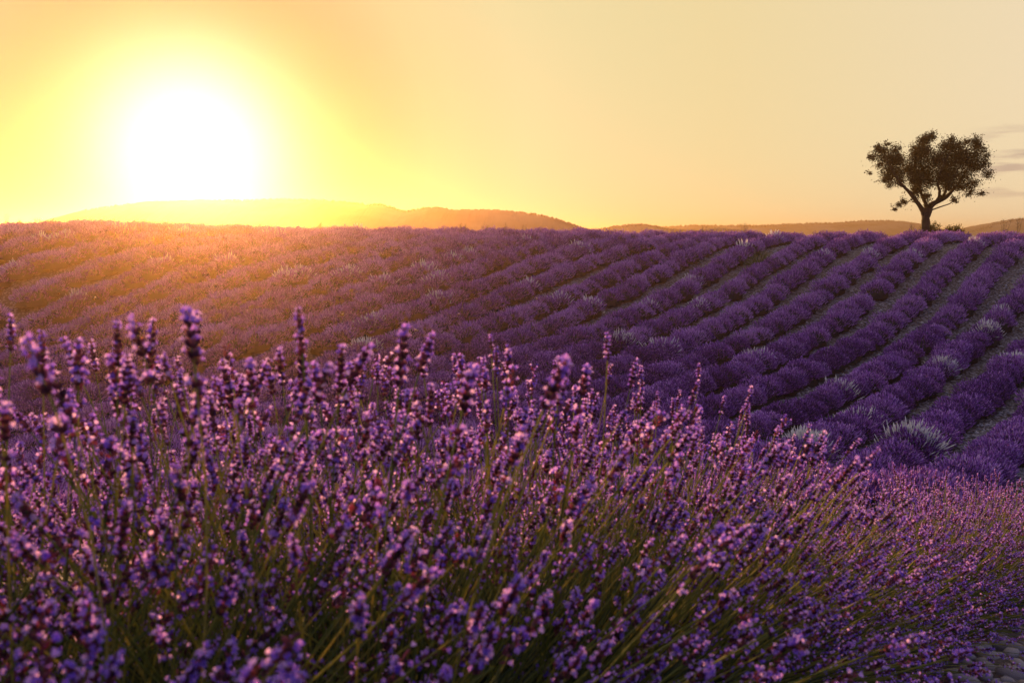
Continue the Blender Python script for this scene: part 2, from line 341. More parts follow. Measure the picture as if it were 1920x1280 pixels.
# ---------------------------------------------------------------- field lavender bushes
def bush_arrays(seed, n_spk, n_leaf, white=0, lod=0):
    r = np.random.default_rng(seed)
    lob = [(r.uniform(-.35, .35), r.uniform(-.3, .3), r.uniform(.8, 1.1)) for _ in range(4)]
    def shell(n, lo):
        ct = r.uniform(lo, 1, n) ** .85; ph = r.uniform(0, 2 * math.pi, n); st = np.sqrt(1 - ct ** 2)
        d = np.stack([st * np.cos(ph), st * np.sin(ph), ct], 1)
        wob = 1 + .10 * np.sin(3 * ph + seed) * st + .07 * np.sin(5 * ph + 2 * seed) + .05 * np.sin(7 * ct + seed)
        return d, wob
    S = np.array([.70, .51, .57])
    d, wob = shell(n_spk, .27)
    tip = d * S * (wob * r.uniform(.86, 1.1, n_spk))[:, None]
    root = np.stack([r.normal(0, .1, n_spk), r.normal(0, .1, n_spk), np.full(n_spk, -.12)], 1)
    D = tip - root; D /= np.linalg.norm(D, axis=1, keepdims=True)
    D = D + r.normal(0, .13, D.shape); D /= np.linalg.norm(D, axis=1, keepdims=True)
    Lh = r.uniform(.04, .075, n_spk); R = r.uniform(.0075, .0115, n_spk) * (1 if lod == 0 else 1.15)
    ht = r.normal(.5, .27, n_spk).clip(0, 1)
    G = Geo()
    if lod == 0:
        V, q, m = spindles(tip - D * Lh[:, None], D, Lh, R, 4, ((0, .5), (.4, 1), (1, .25)), r.uniform(0, 6, n_spk))
    else:
        V, q, m = spindles(tip - D * Lh[:, None] * 1.2, D, Lh * 1.2, R, 3, ((0, .7), (1, .5)), r.uniform(0, 6, n_spk))
    G.add(V, q, 0, np.repeat(ht, m))
    fl = G
    # foliage: lumpy dark dome inside plus thin stalks and leaves reaching up to the flowers
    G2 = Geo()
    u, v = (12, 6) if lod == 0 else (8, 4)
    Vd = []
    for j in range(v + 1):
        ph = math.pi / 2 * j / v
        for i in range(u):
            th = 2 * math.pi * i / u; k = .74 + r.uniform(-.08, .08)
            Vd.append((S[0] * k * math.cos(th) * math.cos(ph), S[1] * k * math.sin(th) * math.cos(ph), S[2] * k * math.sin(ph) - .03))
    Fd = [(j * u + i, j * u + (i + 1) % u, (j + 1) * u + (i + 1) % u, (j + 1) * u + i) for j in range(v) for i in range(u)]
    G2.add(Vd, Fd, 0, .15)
    if n_leaf:
        d2, wob2 = shell(n_leaf, 0)
        p1 = d2 * S * (wob2 * r.uniform(.6, .78, n_leaf))[:, None]
        D2 = d2 + np.array([0, 0, .35]) + r.normal(0, .3, d2.shape); D2 /= np.linalg.norm(D2, axis=1, keepdims=True)
        V, q, t = blades(p1, D2, r.uniform(.1, .22, n_leaf), r.uniform(.004, .008, n_leaf) * (1 if lod == 0 else 2))
        G2.add(V, q, 0, np.repeat(r.uniform(.3, 1, n_leaf), 5)); G2.F[3].append(t + G2.n - len(V)); G2.M[3].append(np.zeros(len(t)))
    W = None
    if white:
        c = np.array([r.uniform(-.2, .25), r.uniform(-.25, .15), 1.0]); c /= np.linalg.norm(c)
        dw = c + r.normal(0, .42, (white, 3)); dw[:, 2] = np.abs(dw[:, 2]); dw /= np.linalg.norm(dw, axis=1, keepdims=True)
        W = Geo(); Lw = .07 + .17 * r.uniform(0, 1, white) ** 1.6; Dw = dw + np.array([0, 0, .25]) + r.normal(0, .16, dw.shape); Dw /= np.linalg.norm(Dw, axis=1, keepdims=True)
        V, q, m = spindles(dw * S * r.uniform(.78, .98, (white, 1)), Dw, Lw, r.uniform(.0065, .0115, white) if lod == 0 else np.full(white, .014), 4, ((0, .4), (.3, 1), (.8, .9), (1, .2)))
        W.add(V, q, 0, np.repeat(r.uniform(0, 1, white), m))
    return fl, G2, W
NV = 5
BV = []
for k in range(NV):
    fl, fo, _ = bush_arrays(20 + k, 1900, 800)
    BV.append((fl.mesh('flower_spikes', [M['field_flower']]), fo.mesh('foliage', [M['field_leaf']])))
WV = [bush_arrays(50 + k, 4, 0, w_)[2].mesh('white_spikes', [M['white_flower']]) for k, w_ in enumerate((24, 44, 90, 130, 190, 250, 380, 460))]
BL = [bush_arrays(80 + k, 800, 110, 40, lod=1) for k in range(6)]

ROWN = [(-3.664,-0.440,0.089,12.3,22.3),(-5.011,0.060,0.565,12.7,29.2),(-6.491,-0.045,0.476,14.8,35.6),(-7.718,0.204,-0.084,16.2,41.7),(-9.179,0.279,-0.126,16.0,41.7),(-10.655,0.340,-0.287,16.4,41.1),(-12.096,0.178,-0.181,16.6,40.8),(-13.465,0.054,-0.301,18.3,40.1),(-14.926,0.086,-0.367,18.8,39.5),(-16.308,-0.083,-0.489,17.9,38.6),(-17.844,-0.412,-0.409,18.9,37.2),(-19.292,-0.071,-0.526,18.6,36.7),(-20.935,-0.401,-0.132,19.3,35.6),(-22.425,-0.321,-0.446,18.5,34.2),(-23.843,-0.377,-0.954,17.1,32.7),(-25.263,-0.6,-1.3,16.9,31.0),(-26.865,-0.75,-1.125,17.6,29.5),(-28.257,-0.9,-1.3,17.5,27.9)]
for j in range(1, 15): ROWN.append((-28.257 - 1.45 * j, -.8, -.8, 14.0, 27.0))
ROWN = [(-2.2, -.44, .09, 12.3, 22.3)] + ROWN            # one more row beyond the right corner
E_, N_ = np.array([math.sin(rad(40)), math.cos(rad(40))]), np.array([math.cos(rad(40)), -math.sin(rad(40))])
def row_n(c, t):
    lo, hi = c[3], c[4]; s = (min(max(t, lo), hi) - 25) / 10
    n = c[0] + c[1] * s + c[2] * s * s
    sl = (c[1] + 2 * c[2] * s) / 10
    return n + max(-.16, min(.16, sl)) * (t - min(max(t, lo), hi))
WHITE = [(1897,577,3),(1860,610,2),(1780,683,2),(1765,672,2),(1540,850,3),(1700,820,2),(1820,870,0),(1580,715,1),(1605,770,0),(1637,470,2),(1705,470,2),(1557,470,1),(1395,463,2),(1453,447,1),(1303,520,2),(1224,560,3),(1303,565,2),(1128,566,2),(1040,553,2),(1147,640,1),(997,524,1),(840,478,2),(790,495,0),(825,520,1),(730,525,2),(825,553,1),(640,505,1),(560,505,2),(545,520,2),(690,605,2),(680,640,2),(80,455,2),(120,450,2),(45,500,2),(240,430,1),(350,437,1),(520,440,1),(620,435,1),(670,437,1),(1418,679,0),(1840,600,1),(1900,668,2),(1230,640,0),(430,500,1),(300,480,0),(130,560,1),(1840,455,0),(870,468,0),(980,450,0),(1085,452,0)]
AXY = np.array([(-3.0, -.8), (-1.35, .35), (.3, 1.95), (1.05, 3.2), (2.85, 5.1), (4.2, 6.6), (6.2, 9.0)])
def fore_clear(x, y):
    a, b = AXY[:-1], AXY[1:]; ab = b - a; p = np.array([x, y]); t_ = np.clip(((p - a) * ab).sum(1) / (ab ** 2).sum(1), 0, 1)
    q = a + ab * t_[:, None]; k = int(np.hypot(*(p - q).T).argmin()); v = p - q[k]
    return ab[k][0] * v[1] - ab[k][1] * v[0] > 0 and np.hypot(*v) > 1.5
bushes = []
for k, c in enumerate(ROWN):
    t = 2.0 + random.random()
    while t < 50:
        n = row_n(c, t) + random.gauss(0, .05)
        x, y = E_ * t + N_ * n
        gap = random.random() < .02
        if y > 5.0 and abs(x) < .78 * y + 2 and fore_clear(x, y) and not gap and y < 47.5 - .10 * abs(x - 5) and x < 36:
            bushes.append([k, t, x, y, random.uniform(.86, 1.16) * (1.1 if k > 14 else 1), rad(50) + random.gauss(0, .2) + (math.pi if random.random() < .5 else 0), -1])
        t += random.uniform(.56, .76)
for b in bushes: b.append(float(H(b[2], b[3])))
proj = np.array([project((b[2], b[3], b[7] + .5)) for b in bushes])
for wx, wy, lv in WHITE:
    dd = np.hypot(proj[:, 0] - wx, (proj[:, 1] - wy) * 1.6); bushes[int(dd.argmin())][6] = lv
# skyline of the foreground lavender in photo pixels: bushes wholly below it do not show
SKX, SKY = [0, 900, 1150, 1300, 1450, 1700, 1920], [760, 760, 815, 850, 890, 930, 950]
vis = (proj[:, 0] > -25) & (proj[:, 0] < 1945) & (proj[:, 1] < np.interp(proj[:, 0], SKX, SKY) + 20)
order = [i for i in np.argsort(proj[:, 2]) if vis[i]]
single = set(order[:300])
NUM = ['first','second','third','fourth','fifth','sixth','seventh','eighth','ninth','tenth','eleventh','twelfth','thirteenth','fourteenth','fifteenth','sixteenth','seventeenth','eighteenth','nineteenth','twentieth','twenty-first','twenty-second','twenty-third','twenty-fourth','twenty-fifth','twenty-sixth','twenty-seventh','twenty-eighth','twenty-ninth','thirtieth','thirty-first','thirty-second','thirty-third','thirty-fourth','thirty-fifth']
rowcount = {}; first_row = min(bushes[i][0] for i in single)
for i in sorted(single, key=lambda i: (bushes[i][0], bushes[i][1])):
    k, t, x, y, s, a, lv, z = bushes[i]
    q = rowcount[k] = rowcount.get(k, 0) + 1
    nth = NUM[min(q - 1, 34)]; rw = NUM[min(k - first_row, 34)]
    if lv < 0: lab = 'purple lavender bush, %s from the foreground in the %s row from the lower right corner' % (nth, rw)
    else: lab = 'lavender bush with white spikes, %s from the foreground in the %s row from the right' % (nth, rw)
    o = empty('lavender_bush', (x, y, z - .02), lab, 'lavender bush', 'lavender bushes in the curving field rows')
    o.rotation_euler = (random.uniform(-.06, .06), random.uniform(-.06, .06), a); o.scale = (s, s, s * random.uniform(.9, 1.1))
    v = random.randrange(NV)
    tag(link('flower_spikes', BV[v][0], o), kind='stuff'); tag(link('foliage', BV[v][1], o), kind='stuff')
    if lv >= 0:
        wo = link('white_spikes', WV[2 * lv + random.randrange(2)], o); wo['kind'] = 'stuff'; wo.rotation_euler = (random.uniform(-.15, .15), random.uniform(-.15, .15), -a + random.uniform(-.7, .7))
        wo['label'] = 'cluster of long pale white flower spikes on top of the bush'
# the rest of the rows: one mass
G = Geo(); GL = Geo(); GW = Geo()
for i, b in enumerate(bushes):
    if i in single: continue
    k, t, x, y, s, a, lv, z = b
    fl, fo, wh = BL[random.randrange(6)]
    c, sn = math.cos(a), math.sin(a); Rm = np.array([[c, -sn, 0], [sn, c, 0], [0, 0, 1]]) * s
    off = random.uniform(-.25, .25)
    for src, dst in ((fl, G), (fo, GL)) + (((wh, GW),) if lv >= 0 else ()):
        V, fs, ms, A = src.data(); V = V @ Rm.T + np.array([x, y, z - .02])
        n0 = dst.n; dst.V.append(V); dst.n += len(V); dst.A.append((A + (off if dst is G else 0)).clip(0, 1))
        for f in fs: dst.F[f.shape[1]].append(f + n0); dst.M[f.shape[1]].append(np.zeros(len(f)))
mass = tag(link('lavender_rows', G.mesh('lavender_rows', [M['field_flower']])), 'purple lavender rows climbing to the crest of the field beyond the nearer bushes', 'lavender field', kind='stuff')
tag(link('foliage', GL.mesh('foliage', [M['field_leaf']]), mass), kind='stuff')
if GW.n: tag(link('white_spikes', GW.mesh('white_spikes', [M['white_flower']]), mass), kind='stuff')

# ---------------------------------------------------------------- gravel between the rows
def pebbles(P, R, r):
    base = np.array([(0, 0, .6), (1, 0, 0), (.2, .9, 0), (-.9, .3, 0), (-.4, -.8, 0), (.5, -.7, .1), (0, 0, -.5)], float)
    tri = np.array([(0, 1, 2), (0, 2, 3), (0, 3, 4), (0, 4, 5), (0, 5, 1), (6, 2, 1), (6, 3, 2), (6, 4, 3), (6, 5, 4), (6, 1, 5)])
    n = len(P); th = r.uniform(0, 6.28, n); c, s = np.cos(th), np.sin(th)
    B = base[None] * r.uniform(.6, 1.3, (n, 7, 1)) * R[:, None, None]
    B = np.stack([B[..., 0] * c[:, None] - B[..., 1] * s[:, None], B[..., 0] * s[:, None] + B[..., 1] * c[:, None], B[..., 2]], 2)
    return (P[:, None] + B).reshape(-1, 3), (tri[None] + (np.arange(n) * 7)[:, None, None]).reshape(-1, 3)
r = np.random.default_rng(3)
Y = r.uniform(11, 46, 130000); X = r.uniform(-.1, .72, 130000) * Y
ok = X > .12 * Y; X, Y = X[ok], Y[ok]
keep = np.zeros(len(X), bool)
t_ = X * E_[0] + Y * E_[1]; n_ = X * N_[0] + Y * N_[1]
ph = ((n_ + 9.179 - .27 * (t_ - 25) / 10) / 1.45) % 1.0
keep = (np.abs(ph - .5) < .22 + r.normal(0, .04, len(X)))
X, Y = X[keep][:44000], Y[keep][:44000]
Rp = r.gamma(2.6, .013, len(X)).clip(.014, .09)
V, T = pebbles(np.stack([X, Y, H(X, Y) + Rp * .2], 1), Rp, r)
tag(link('gravel', mesh_np('gravel', V, [T], [M['gravel']], attrs={'tone': np.repeat(r.uniform(0, .45, len(X)), 7)})),
    'pale stony gravel lying between the lavender rows', 'gravel', kind='stuff')

# ---------------------------------------------------------------- foreground lavender
def head_mesh(seed):
    r = np.random.default_rng(seed)
    Ln = r.uniform(.05, .082); G = Geo()
    V, q = tube([(0, 0, 0), (0, 0, Ln * .5), (0, 0, Ln)], [.0013, .0012, .0006], 4); G.add(V, q, 2, .3)
    nw = max(5, int(Ln / .0088)); zs = np.linspace(.004, Ln - .004, nw)
    if r.random() < .45: zs = np.r_[-.014, zs[1:]]
    P, D, Ls, Rs, fl = [], [], [], [], []
    for j, z in enumerate(zs):
        f = j / (nw - 1); wdt = .78 + .35 * math.sin(math.pi * min(1, f * .9 + .2)) - .45 * max(0, f - .75) * 2
        n = int(r.integers(8, 11)) if f < .85 else int(r.integers(5, 7))
        for i in range(n):
            th = 2 * math.pi * (i + .5 * (j % 2)) / n + r.normal(0, .12); up = r.uniform(.75, 1.15) + .6 * f
            d = np.array([math.cos(th), math.sin(th), up]); d /= np.linalg.norm(d)
            P.append(np.array([math.cos(th) * .0012, math.sin(th) * .0012, z + r.normal(0, .0009)])); D.append(d)
            Ls.append(r.uniform(.0072, .0098) * wdt); Rs.append(r.uniform(.0017, .0023) * wdt)
            fl.append(r.random() < (.3 if f < .8 else .55))
    P, D, Ls, Rs = map(np.array, (P, D, Ls, Rs))
    V, q, m = spindles(P, D, Ls, Rs, 5, ((0, .4), (.35, 1), (.8, .85), (1, .35)))
    G.add(V, q, 0, np.repeat(r.uniform(0, 1, len(P)), m))
    # open florets: short tube, two upright lobes and three lower lobes
    for p, d, l, f in zip(P, D, Ls, fl):
        if not f: continue
        e = p + d * l; a, b = frames(d[None]); a, b = a[0], b[0]; tone = r.uniform(.1, .95); s = r.uniform(.85, 1.3)
        t1 = e + d * .003 * s
        ring0 = [e + .0011 * s * (a * math.cos(k * 1.2566) + b * math.sin(k * 1.2566)) for k in range(5)]
        ring1 = [t1 + .0019 * s * (a * math.cos(k * 1.2566) + b * math.sin(k * 1.2566)) for k in range(5)]
        tips = []
        for k in range(5):
            th = (k + .5) * 1.2566; ln = (.0052 if k in (0, 1) else .0036) * s
            o_ = (a * math.cos(th) + b * math.sin(th)); tips.append(t1 + o_ * ln + d * r.uniform(.0003, .0024) * s)
        Vf = ring0 + ring1 + tips
        for k in range(5):                              # widen each lobe's outer edge
            th = (k + .5) * 1.2566; tg = -a * math.sin(th) + b * math.cos(th); Vf.append(tips[k] + tg * .0016 * s); Vf[10 + k] = tips[k] - tg * .0016 * s
        G.add(Vf, [(k, (k + 1) % 5, 5 + (k + 1) % 5, 5 + k) for k in range(5)] + [(5 + k, 5 + (k + 1) % 5, 15 + k, 10 + k) for k in range(5)], 1, tone)
    return G.mesh('flower_head', [M['calyx'], M['corolla'], M['stem']], True), Ln
HEADS = [head_mesh(300 + k) for k in range(14)]
def stem_curve(p0, p1, d1, n=7):
    """hermite from the root to the head, leaving along d1"""
    p0, p1, d1 = Vector(p0), Vector(p1), Vector(d1).normalized(); Ls = (p1 - p0).length
    d0 = ((p1 - p0).normalized() * .75 + Vector((0, 0, .25))).normalized()
    out = []
    for i in range(n):
        t = i / (n - 1); h = (2*t**3 - 3*t*t + 1, t**3 - 2*t*t + t, -2*t**3 + 3*t*t, t**3 - t*t)
        out.append(p0 * h[0] + d0 * (Ls * h[1]) + p1 * h[2] + d1 * (Ls * h[3]))
    return out
def stem_mesh(path, rr=.0015):
    V, q = tube([tuple(p) for p in path], np.linspace(rr * 1.15, rr * .8, len(path)), 4)
    G = Geo(); G.add(V, q, 0, random.uniform(.2, 1)); return G.mesh('flower_stalk', [M['stem']], True)
# shared stems: root at 0, head leaves along the curve's end
STEMS = []
for k in range(36):
    th = rad((k % 12) * 6.5 + random.uniform(-2, 2)); Ls = random.uniform(.9, 1.0)
    tip = Vector((math.sin(th), 0, math.cos(th))) * Ls
    bend = random.uniform(-.12, .22)
    d1 = Vector((math.sin(th - bend), random.uniform(-.1, .1), math.cos(th - bend))).normalized()
    p = stem_curve((0, 0, 0), tip, d1, 6)
    STEMS.append((th, stem_mesh([v * .8 for v in p], .0014), [v * .8 for v in p][-1], d1))
def head_rot(d): return d.to_track_quat('Z', 'Y') @ Quaternion((0, 0, 1), random.uniform(0, 6.28))
# tufts of leaves and flowerless stems at the foot of a plant, shared by the plants
def tuft(seed):
    r = np.random.default_rng(seed); G = Geo()
    for n, ll, ww, zz, sp in ((1500, (.22, .6), (.0022, .004), .02, .62), (700, (.03, .06), (.003, .006), .25, .5)):
        th = np.arccos(r.uniform(math.cos(rad(72)), 1, n)); ph = r.uniform(0, 6.28, n)
        D = np.stack([np.sin(th) * np.cos(ph), np.sin(th) * np.sin(ph), np.cos(th)], 1)
        P = np.stack([r.normal(0, .06, n), r.normal(0, .06, n), np.zeros(n)], 1) + D * (r.uniform(0, 1, n) * zz * 1.4)[:, None]
        D = D + r.normal(0, .12 if zz < .1 else .5, D.shape); D /= np.linalg.norm(D, axis=1, keepdims=True)
        V, q, t = blades(P, D, r.uniform(*ll, n), r.uniform(*ww, n))
        n0 = G.n; G.add(V, q, 0, np.repeat(r.uniform(0, 1, n), 5)); G.F[3].append(t + n0); G.M[3].append(np.zeros(len(t)))
    return G.mesh('leaf_tuft', [M['leaf_blade']])
TUFTS = [tuft(k) for k in range(3)]
def lowhead(r, p, d):
    Ln = r.uniform(.035, .058); n = int(r.integers(24, 32)); f = r.uniform(0, 1, n); a, b = frames(d[None]); th = r.uniform(0, 6.28, n)
    rad_ = a * np.cos(th)[:, None] + b * np.sin(th)[:, None]
    D = rad_ + d * r.uniform(.7, 1.3, n)[:, None]; D /= np.linalg.norm(D, axis=1, keepdims=True)
    return p + d * (f * Ln)[:, None] + rad_ * .001, D, r.uniform(.005, .0075, n), r.uniform(.0014, .002, n)
def inner_stalks(seed, n=330):
    r = np.random.default_rng(seed); G = Geo()
    for _ in range(n):
        th = math.acos(1 - r.random() * (1 - math.cos(rad(78)))); ph = r.uniform(0, 6.28); ln = .8 * r.uniform(.5, .92)
        d = np.array([math.sin(th) * math.cos(ph), math.sin(th) * math.sin(ph), math.cos(th)]); p0 = np.r_[r.normal(0, .06, 2), 0]
        d2 = d + r.normal(0, .15, 3); d2 /= np.linalg.norm(d2); e = p0 + d * ln
        V, q = tube([p0, p0 + d * ln * .5 + np.array([0, 0, .02]), e], [.0017, .0015, .0012], 3); G.add(V, q, 2, r.random())
        P, D, Ls, Rs = lowhead(r, e, d2); V, q, m = spindles(P, D, Ls, Rs, 4, ((0, .5), (.5, 1), (1, .3))); G.add(V, q, 0, np.repeat(r.uniform(0, 1, len(P)), m))
        k = r.random(len(P)) < .46; P, D = P[k] + D[k] * .008, D[k]
        V, q, m = spindles(P, D, np.full(len(P), .004), r.uniform(.0026, .0038, len(P)), 5, ((0, .3), (1, 1))); G.add(V, q, 1, np.repeat(r.uniform(0, 1, len(P)), m))
    return G.mesh('flower_stalks', [M['calyx'], M['corolla'], M['stem']], True)
INNER = [inner_stalks(70 + k) for k in range(3)]
AX = np.array([(-1.35,.35,-.05),(-.95,.75,-.05),(-.6,1.0,-.07),(-.25,1.3,-.12),(.08,1.65,-.21),(.3,1.95,-.33),(.72,2.55,-.62),(1.12,3.12,-.85),(2.0,3.98,-1.12),(2.85,5.1,-1.43),(4.2,6.6,-1.95)])
al = np.r_[0, np.cumsum(np.hypot(np.diff(AX[:, 0]), np.diff(AX[:, 1])))]
PLANT_LABEL = ['tall lavender plant at the lower left corner of the foreground', 'tall lavender plant left of the one under the sun, dense with spikes', 'tallest lavender plant in the foreground, standing directly under the sun',
  'lavender plant in the foreground with dark green stems showing at its foot', 'lavender plant whose stalks lean right at the middle of the foreground', 'lavender plant right of the middle with slanting golden stems',
  'lavender plant in front of the white spiked bush', 'lavender plant just right of the white spiked bush', 'lavender plant below the bush tufted with white spikes',
  'small flowered lavender plant where the foreground row narrows', 'lavender plant second to last along the foreground row', 'lavender plant at the far right end of the foreground row', 'lavender plant beyond the right edge of the foreground row', 'lavender plant outermost on the foreground row', 'lavender plant at the very end of the foreground row', 'last small lavender plant past the end of the foreground row']
plants = []
s_ = .15; i = 0
while s_ < al[-1] - .2:
    x, y, top = [np.interp(s_, al, AX[:, k]) for k in range(3)]
    z = float(H(x, y)); hgt = top - z
    o = empty('lavender_plant', (x, y, z), PLANT_LABEL[min(i, 15)], 'lavender plant', 'lavender plants of the foreground row')
    plants.append((o, x, y, z, hgt)); i += 1
    s_ += .42 if y < 2 else .5 if y < 3.5 else .6
for x, y, top, lab in ((-1.75, .85, -.3, 'lavender plant behind the one at the lower left corner'), (-1.2, 1.35, -.36, 'lavender plant behind the tallest plants, left of the sun glow'), (-.75, 1.75, -.42, 'lavender plant half hidden behind the tall plants under the sun')):
    z = float(H(x, y)); plants.append((empty('lavender_plant', (x, y, z), lab, 'lavender plant', 'lavender plants of the foreground row'), x, y, z, top - z))
Z = Vector((0, 0, 1))
def add_stalk(o, rt, th, ph, ln, big):
    best = sorted(range(36), key=lambda k: abs(STEMS[k][0] - th) + random.uniform(0, .12))[0]
    _, me, tip, d1 = STEMS[best]
    st = link('flower_stalk', me, o, rt); sc_ = ln / .8
    st.rotation_euler = (0, 0, ph); st.scale = (sc_, sc_, sc_)
    hm, hl = HEADS[random.randrange(14)]; hs = (random.uniform(.64, .9) if big else random.uniform(.56, .8)) / sc_
    h = link('flower_head', hm, st, tip); h.rotation_mode = 'QUATERNION'; h.rotation_quaternion = head_rot(d1); hw = hs * random.uniform(.7, .88); h.scale = (hw, hw, hs)
for o, x, y, z, hgt in plants:
    nst = 298
    for j in range(nst):
        u = random.random(); th = math.acos(1 - u * (1 - math.cos(rad(56 if y < 2 else 70)))); ph = random.uniform(0, 2 * math.pi)
        ln = hgt * (1 - .18 * (th / rad(70)) ** 1.5) * random.uniform(.72, 1.02)
        rr = random.uniform(0, .1) ** 1; pa = ph + random.gauss(0, .6)
        add_stalk(o, (rr * math.cos(pa), rr * math.sin(pa), random.uniform(0, .04)), th, ph, ln, y < 1.7)
    if True:
        iw = link('flower_stalk', INNER[random.randrange(3)], o); iw.rotation_euler = (0, 0, random.uniform(0, 6)); iw.scale = (hgt / .8,) * 3; iw['kind'] = 'stuff'
    if y < 1.8:
        tf = link('leaf_tuft', TUFTS[random.randrange(3)], o); tf.rotation_euler = (0, 0, random.uniform(0, 6)); tf.scale = (hgt / .8,) * 3; tf['kind'] = 'stuff'
    tf = link('leaf_tuft', TUFTS[random.randrange(3)], o); tf.rotation_euler = (0, 0, random.uniform(0, 6)); tf.scale = (hgt / .8,) * 3; tf['kind'] = 'stuff'
# the single spikes that stand out against the field: (top, foot of the head, where the stalk goes, all in photo pixels)
FREE = [((45,615),(105,775),(150,1000)),((95,690),(140,800),(210,1010)),((147,640),(147,742),(215,980)),((250,600),(277,692),(330,900)),((288,602),(281,696),(320,900)),((350,585),(366,697),(430,930)),((563,635),(570,742),(575,1000)),((692,650),(645,735),(600,980)),((760,615),(748,728),(720,980)),((810,630),(785,702),(720,980)),((864,668),(864,722),(845,880)),((887,690),(862,790),(800,1010)),((1061,678),(1017,772),(900,980)),((1101,688),(1088,757),(1000,990)),((1199,740),(1195,786),(1190,900)),((497,676),(513,742),(520,1000)),((418,680),(436,770),(450,1000)),((205,670),(235,770),(300,1000)),((720,688),(722,745),(700,950)),((1272,790),(1262,835),(1200,1000)),((1340,815),(1336,858),(1300,990)),((962,728),(966,775),(940,950)),((895,752),(903,790),(890,900)),((1480,828),(1455,880),(1350,1060)),((1545,812),(1520,875),(1430,1000)),((1525,820),(1495,880),(1400,1040)),((75,1085),(55,1195),(40,1330)),((160,1130),(172,1245),(180,1330)),((265,1092),(262,1165),(266,1330)),((245,1130),(205,1210),(190,1340)),((432,1205),(418,1300),(410,1400)),((170,640),(180,700),(260,980)),((590,685),(600,760),(620,1000)),((330,725),(345,800),(380,1000)),((640,700),(655,770),(660,1000)),((1000,765),(985,815),(930,980)),((1120,740),(1110,790),(1060,950)),((1160,785),(1150,830),(1100,980))]
for tp, ft, st_ in FREE:
    hm, hl = HEADS[random.randrange(14)]
    lenpx = math.hypot(tp[0] - ft[0], tp[1] - ft[1]); D = min(3.2, max(.75, hl * 1.02 * F / lenpx))
    a, b = ray(*tp, D * 1.0), ray(*ft, D); hs = (a - b).length / hl
    hs = min(hs, 1.25)
    o, x, y, z, hgt = min(plants, key=lambda q: (q[1] - b.x) ** 2 + (q[2] - b.y) ** 2)
    base = ray(*st_, D * 1.03); root = Vector((base.x * .6 + x * .4, base.y * .6 + y * .4, 0)); root.z = float(H(root.x, root.y)) + .02
    d = (a - b).normalized(); path = stem_curve(root, b, d, 9)
    org = Vector((x, y, z)); me = stem_mesh([p - org for p in path], .0016)
    s = link('flower_stalk', me, o); h = link('flower_head', hm, s, b - org); h.rotation_mode = 'QUATERNION'
    h.rotation_quaternion = head_rot(d); hw = min(hs, 1.0) * .78; h.scale = (hw, hw, hs)

# ---------------------------------------------------------------- almond tree, shrubs
TD = 46.0; TS = TD / F                               # metres per photo pixel at the tree
def tpt(cx, cy, dy=0.0):                             # crop coordinates (5.333x from 1560,220) to a point on the tree
    px, py = 1560 + cx / 5.3333, 220 + cy / 5.3333
    p = ray(px, py, TD); return Vector((p.x, p.y + dy, p.z))
tb = tpt(932, 1160); tgz = float(H(tb.x, tb.y))
tree = empty('almond_tree', (tb.x, tb.y, tgz), 'lone dark heart shaped tree standing on the crest of the field', 'tree')
def limb(pts, sides=8, name='limb', rough=.08):
    P = [tpt(c[0], c[1], c[3] if len(c) > 3 else 0) - tree.location for c in pts]; R = [c[2] / 5.3333 * TS / 2 * .9 for c in pts]
    if name == 'trunk': P = [Vector((P[0].x - .02, P[0].y, -.15))] + P; R = [R[0] * 1.25] + R
    PP, RR = [], []
    for i in range(len(P) - 1):
        for s in range(4):
            f = s / 4; p = P[i].lerp(P[i + 1], f); PP.append(p + Vector((random.gauss(0, 1), random.gauss(0, 1), random.gauss(0, 1))) * rough * R[i] * (s > 0)); RR.append((R[i] * (1 - f) + R[i + 1] * f) * random.uniform(.93, 1.07))
    PP.append(P[-1]); RR.append(R[-1])
    V, q = tube([tuple(p) for p in PP], RR, sides); G = Geo(); G.add(V, q); return link(name, G.mesh(name, [M['bark']], True), tree)
limb([(930,1160,92),(932,1090,84),(936,1010,86),(946,950,104),(955,905,96)], 12, 'trunk', .05)
LIMBS = [[(925,985,66,0),(905,935,58,-.05),(850,870,46,-.2),(780,800,42,-.4),(710,730,36,-.5),(640,660,26,-.5),(600,580,18,-.4),(560,480,10,-.3)],
 [(955,930,80,0),(1000,875,64,.05),(1050,850,54,.15),(1130,820,48,.3),(1200,780,42,.45),(1260,720,36,.5),(1340,640,24,.6),(1400,550,15,.7),(1440,450,8,.7)],
 [(950,930,60,0),(948,850,40,.2),(930,740,30,.5),(900,600,22,.6),(880,440,12,.7),(940,290,6,.6)],
 [(1040,862,44,.1),(1062,800,36,-.1),(1050,740,30,-.3),(1015,690,26,-.5),(1010,600,20,-.6),(1050,480,14,-.7),(1130,340,8,-.7)],
 [(1120,826,36,.3),(1140,730,26,.0),(1200,600,18,-.2),(1280,450,12,-.2),(1335,310,6,-.1)],
 [(1000,925,16,0),(1080,892,14,-.2),(1150,866,12,-.3),(1190,826,10,-.4),(1240,805,6,-.4)],
 [(790,806,14,-.4),(750,830,9,-.4),(710,860,7,-.35),(690,905,4,-.3)],
 [(690,712,20,-.5),(590,650,12,-.3),(500,600,8,-.2),(430,550,5,-.2)], [(640,660,18,-.5),(540,540,11,-.7),(470,400,6,-.7)]]
for lb in LIMBS: limb(lb, 7)
